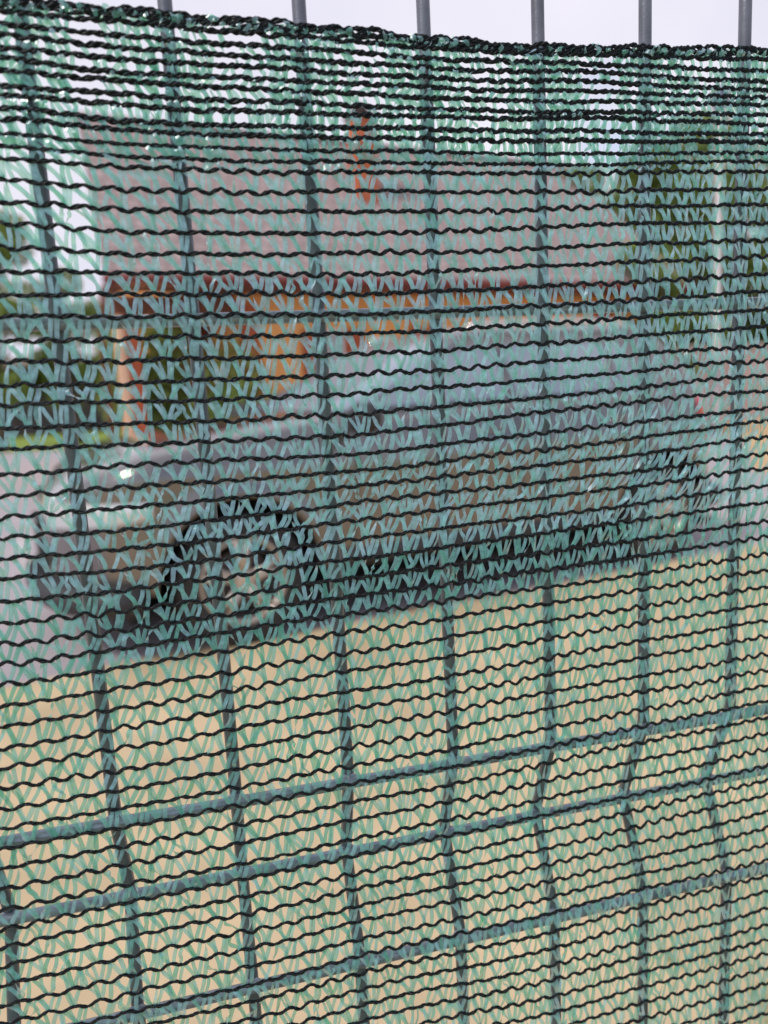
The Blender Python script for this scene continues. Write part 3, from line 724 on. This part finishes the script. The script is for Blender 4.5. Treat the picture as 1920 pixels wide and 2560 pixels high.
# ---- tapes
def smooth01(t): return t*t*(3-2*t)
S = 11
tt = np.linspace(0, 1, S)
TV = []; TF = []; TT = []; tb = 0
rodx = [X0+0.05*i for i in range(-3, 11)]
def dens(x, k):
    """bunching of the gathered top rows: thick at the wires, thin just right of them"""
    u = min(((x-r) % 0.05)/0.05 for r in [X0])
    a = math.exp(-((u-0.36)/0.17)**2)
    s = 0.5+0.5*math.sin(x*41+1.3)
    return 1.0-a*(0.62+0.36*s)*(1.0 if k < 8 else 0.4)
def add_tape(xa, za, xb, zb, w, style, bulge, ybul, twist, tint, pinA=0.45, pinB=0.45):
    global tb
    t = tt
    if style == 0: px = xa+(xb-xa)*t
    elif style == 1: px = xa+(xb-xa)*(1-(1-t)**1.7)
    else: px = xa+(xb-xa)*t**1.6
    px = px+bulge*np.sin(PI*t)
    pz = za+(zb-za)*t
    py = ynet(px, pz)-0.0001+ybul*np.sin(PI*t)
    if style == 3:        # sharp fold
        c = rng.uniform(.25, .75); kx = rng.normal(0, 0.0009)
        px = px+kx*np.maximum(0, 1-np.abs(t-c)/0.28); py = py-abs(rng.normal(0, .0006))*np.maximum(0, 1-np.abs(t-c)/0.3)
    dx = np.gradient(px); dz = np.gradient(pz); l = np.hypot(dx, dz)+1e-9
    nx, nzz = -dz/l, dx/l
    e = np.minimum(t/0.16, 1); f = np.minimum((1-t)/0.16, 1)
    prof = (pinA+(1-pinA)*smooth01(e))*(pinB+(1-pinB)*smooth01(f))
    th = twist[0]+(twist[1]-twist[0])*t+twist[2]*np.sin(2*PI*t+twist[3])
    hw = 0.5*w*prof
    ox = nx*hw*np.cos(th); oz = nzz*hw*np.cos(th); oy = hw*np.sin(th)
    curl = 0.00012*prof
    A = np.stack([px-ox, py-oy, pz-oz+H], -1); B = np.stack([px, py-curl, pz+H], -1); Cc = np.stack([px+ox, py+oy, pz+oz+H], -1)
    V = np.stack([A, B, Cc], 1).reshape(-1, 3)
    i = np.arange(S-1)
    F = np.concatenate([np.stack([tb+3*i, tb+3*i+1, tb+3*i+4, tb+3*i+3], -1), np.stack([tb+3*i+1, tb+3*i+2, tb+3*i+5, tb+3*i+4], -1)])
    TV.append(V); TF.append(F); TT.append(np.full(len(V), tint)); tb += len(V)
def shear(x, k):
    s = 0.0
    s -= 0.30*math.exp(-((k-30)/4.2)**2)*(1/(1+math.exp(-(x-0.03)/0.02)))
    s -= 0.36*math.exp(-((k-29)/5)**2)*math.exp(-((x-0.22)/0.05)**2)
    s += 0.35*math.exp(-((k-13)/4)**2)*(1/(1+math.exp((x-0.02)/0.02)))
    s -= 0.15*math.exp(-((k-40)/5)**2)
    return s
def zc(k, x):
    xx = np.array([x]); ph = phase(xx)+rowshift[k]
    return float(zrow(k, xx)[0]+cord_z(k, xx, ph)[0]*0.7)
for k in range(0, NR-1):
    p0 = phase(np.array([XA]))[0]; p1 = phase(np.array([XB]))[0]
    gap = gapat(k+1)
    messy = 1.0 if k < 13 else (0.75 if 23 < k < 34 else 0.42)
    for n in range(int(p0)+1, int(p1)):
        # trough of row k at phase n+.5, peak of row k+1 at phase n
        def X(ph, kk): return float(xofph(ph-rowshift[kk]))
        sh = shear(X(n, k), k)
        specs = [(0.52, 1.00, 1), (0.80, 1.04, 0), (0.30, 0.06, 0), (0.48, 0.30, 2)]
        if rng.random() < 0.28: specs.append((rng.uniform(0, 1), rng.uniform(0.2, 0.9), 1))
        if k < 12:
            d = dens(X(n, k), k)
            specs = specs + [(0.3, 0.45, 0), (0.95, 0.85, 0), (0.7, 0.85, 1)]
            keep = d
        else: keep = 1.0
        for (a, b, st) in specs:
            if rng.random() > keep*0.97: continue
            if k < 12:
                b = a+(b-a)*0.35
            ja, jb = rng.normal(0, 0.055+0.04*(k < 13)), rng.normal(0, 0.055+0.04*(k < 13))
            xa = X(n+a+ja, k); xb = X(n+b+jb+sh, k+1)
            za = zc(k, xa)+0.0002; zb = zc(k+1, xb)-0.0002
            w = rng.normal(0.00170, 0.00014)
            if gap < .0055: w *= 0.95
            style = st
            bul = rng.normal(0, 0.00025)*(1+messy)
            r_ = rng.random()
            tw = [rng.normal(0, .25*messy+.12), rng.normal(0, .25*messy+.12), 0.0, rng.random()*6.28]
            if r_ < 0.16*messy*1.6: style = 3; tw[2] = rng.normal(0, .8)
            elif r_ < 0.30*messy*1.6: tw[0] = rng.normal(0, 1.1); bul += rng.normal(0, .0005)
            elif r_ < 0.40*messy*1.6: tw[1] = rng.normal(0, 1.1)
            tint = float(np.clip(rng.normal((0.40 if k < 12 else 0.16 if k < 33 else 0.56), 0.16), 0, 1))  # row bands: the film's changing look in the light put into its tint
            add_tape(xa, za, xb, zb, w, style, bul, -abs(rng.normal(0, .0004))*(1.5 if messy > .9 else 1)+rng.normal(0, .0002), tw, tint,
                     rng.uniform(.3, .7), rng.uniform(.25, .6))
            # little dark gathered tip poking out of the knot
            if rng.random() < 0.10:
                add_tape(xa, za, xa+rng.normal(0, .0004), za-rng.uniform(.0012, .0022), 0.0006, 0, 0, -.0003, [0.3, .9, 0, 0], 0.95, .9, .1)
            if rng.random() < 0.10:
                add_tape(xb, zb+rng.uniform(.0012, .0022), xb, zb, 0.0006, 0, 0, -.0003, [0.3, .9, 0, 0], 0.95, .1, .9)
for i in range(170):      # pulled fibres
    k = int(rng.integers(14, 66)); x = rng.uniform(XA, XB); z0 = zc(k, x)
    add_tape(x, z0, x+rng.normal(0, .002), z0-rng.uniform(.002, .007), 0.00014, 0, rng.normal(0, .0012), -rng.uniform(.0003, .0015), [0, 0, 0, 0], 0.0, .9, .9)
# loose tufts of tape standing over the hem
for i in range(150):
    x = rng.uniform(XA, XB); z0 = zc(0, x)
    add_tape(x, z0+rng.uniform(-.001, .0022), x+rng.normal(0, .0016), z0-rng.uniform(.001, .003), 0.0017, 3, rng.normal(0, .0008), -rng.uniform(.0006, .0016),
             [rng.normal(0, .5), rng.normal(0, .5), .5, 0], float(rng.uniform(.4, .9)), .6, .6)
me = np_mesh('knitted_tapes', np.vstack(TV), np.vstack(TF), M_tape)
at = me.attributes.new('tint', 'FLOAT', 'POINT'); at.data.foreach_set('value', np.concatenate(TT).astype(np.float32))
tp = link('knitted_tapes', me, net); tp['kind'] = 'stuff'
tp['label'] = 'translucent green plastic tapes zigzagging between the dark rows'
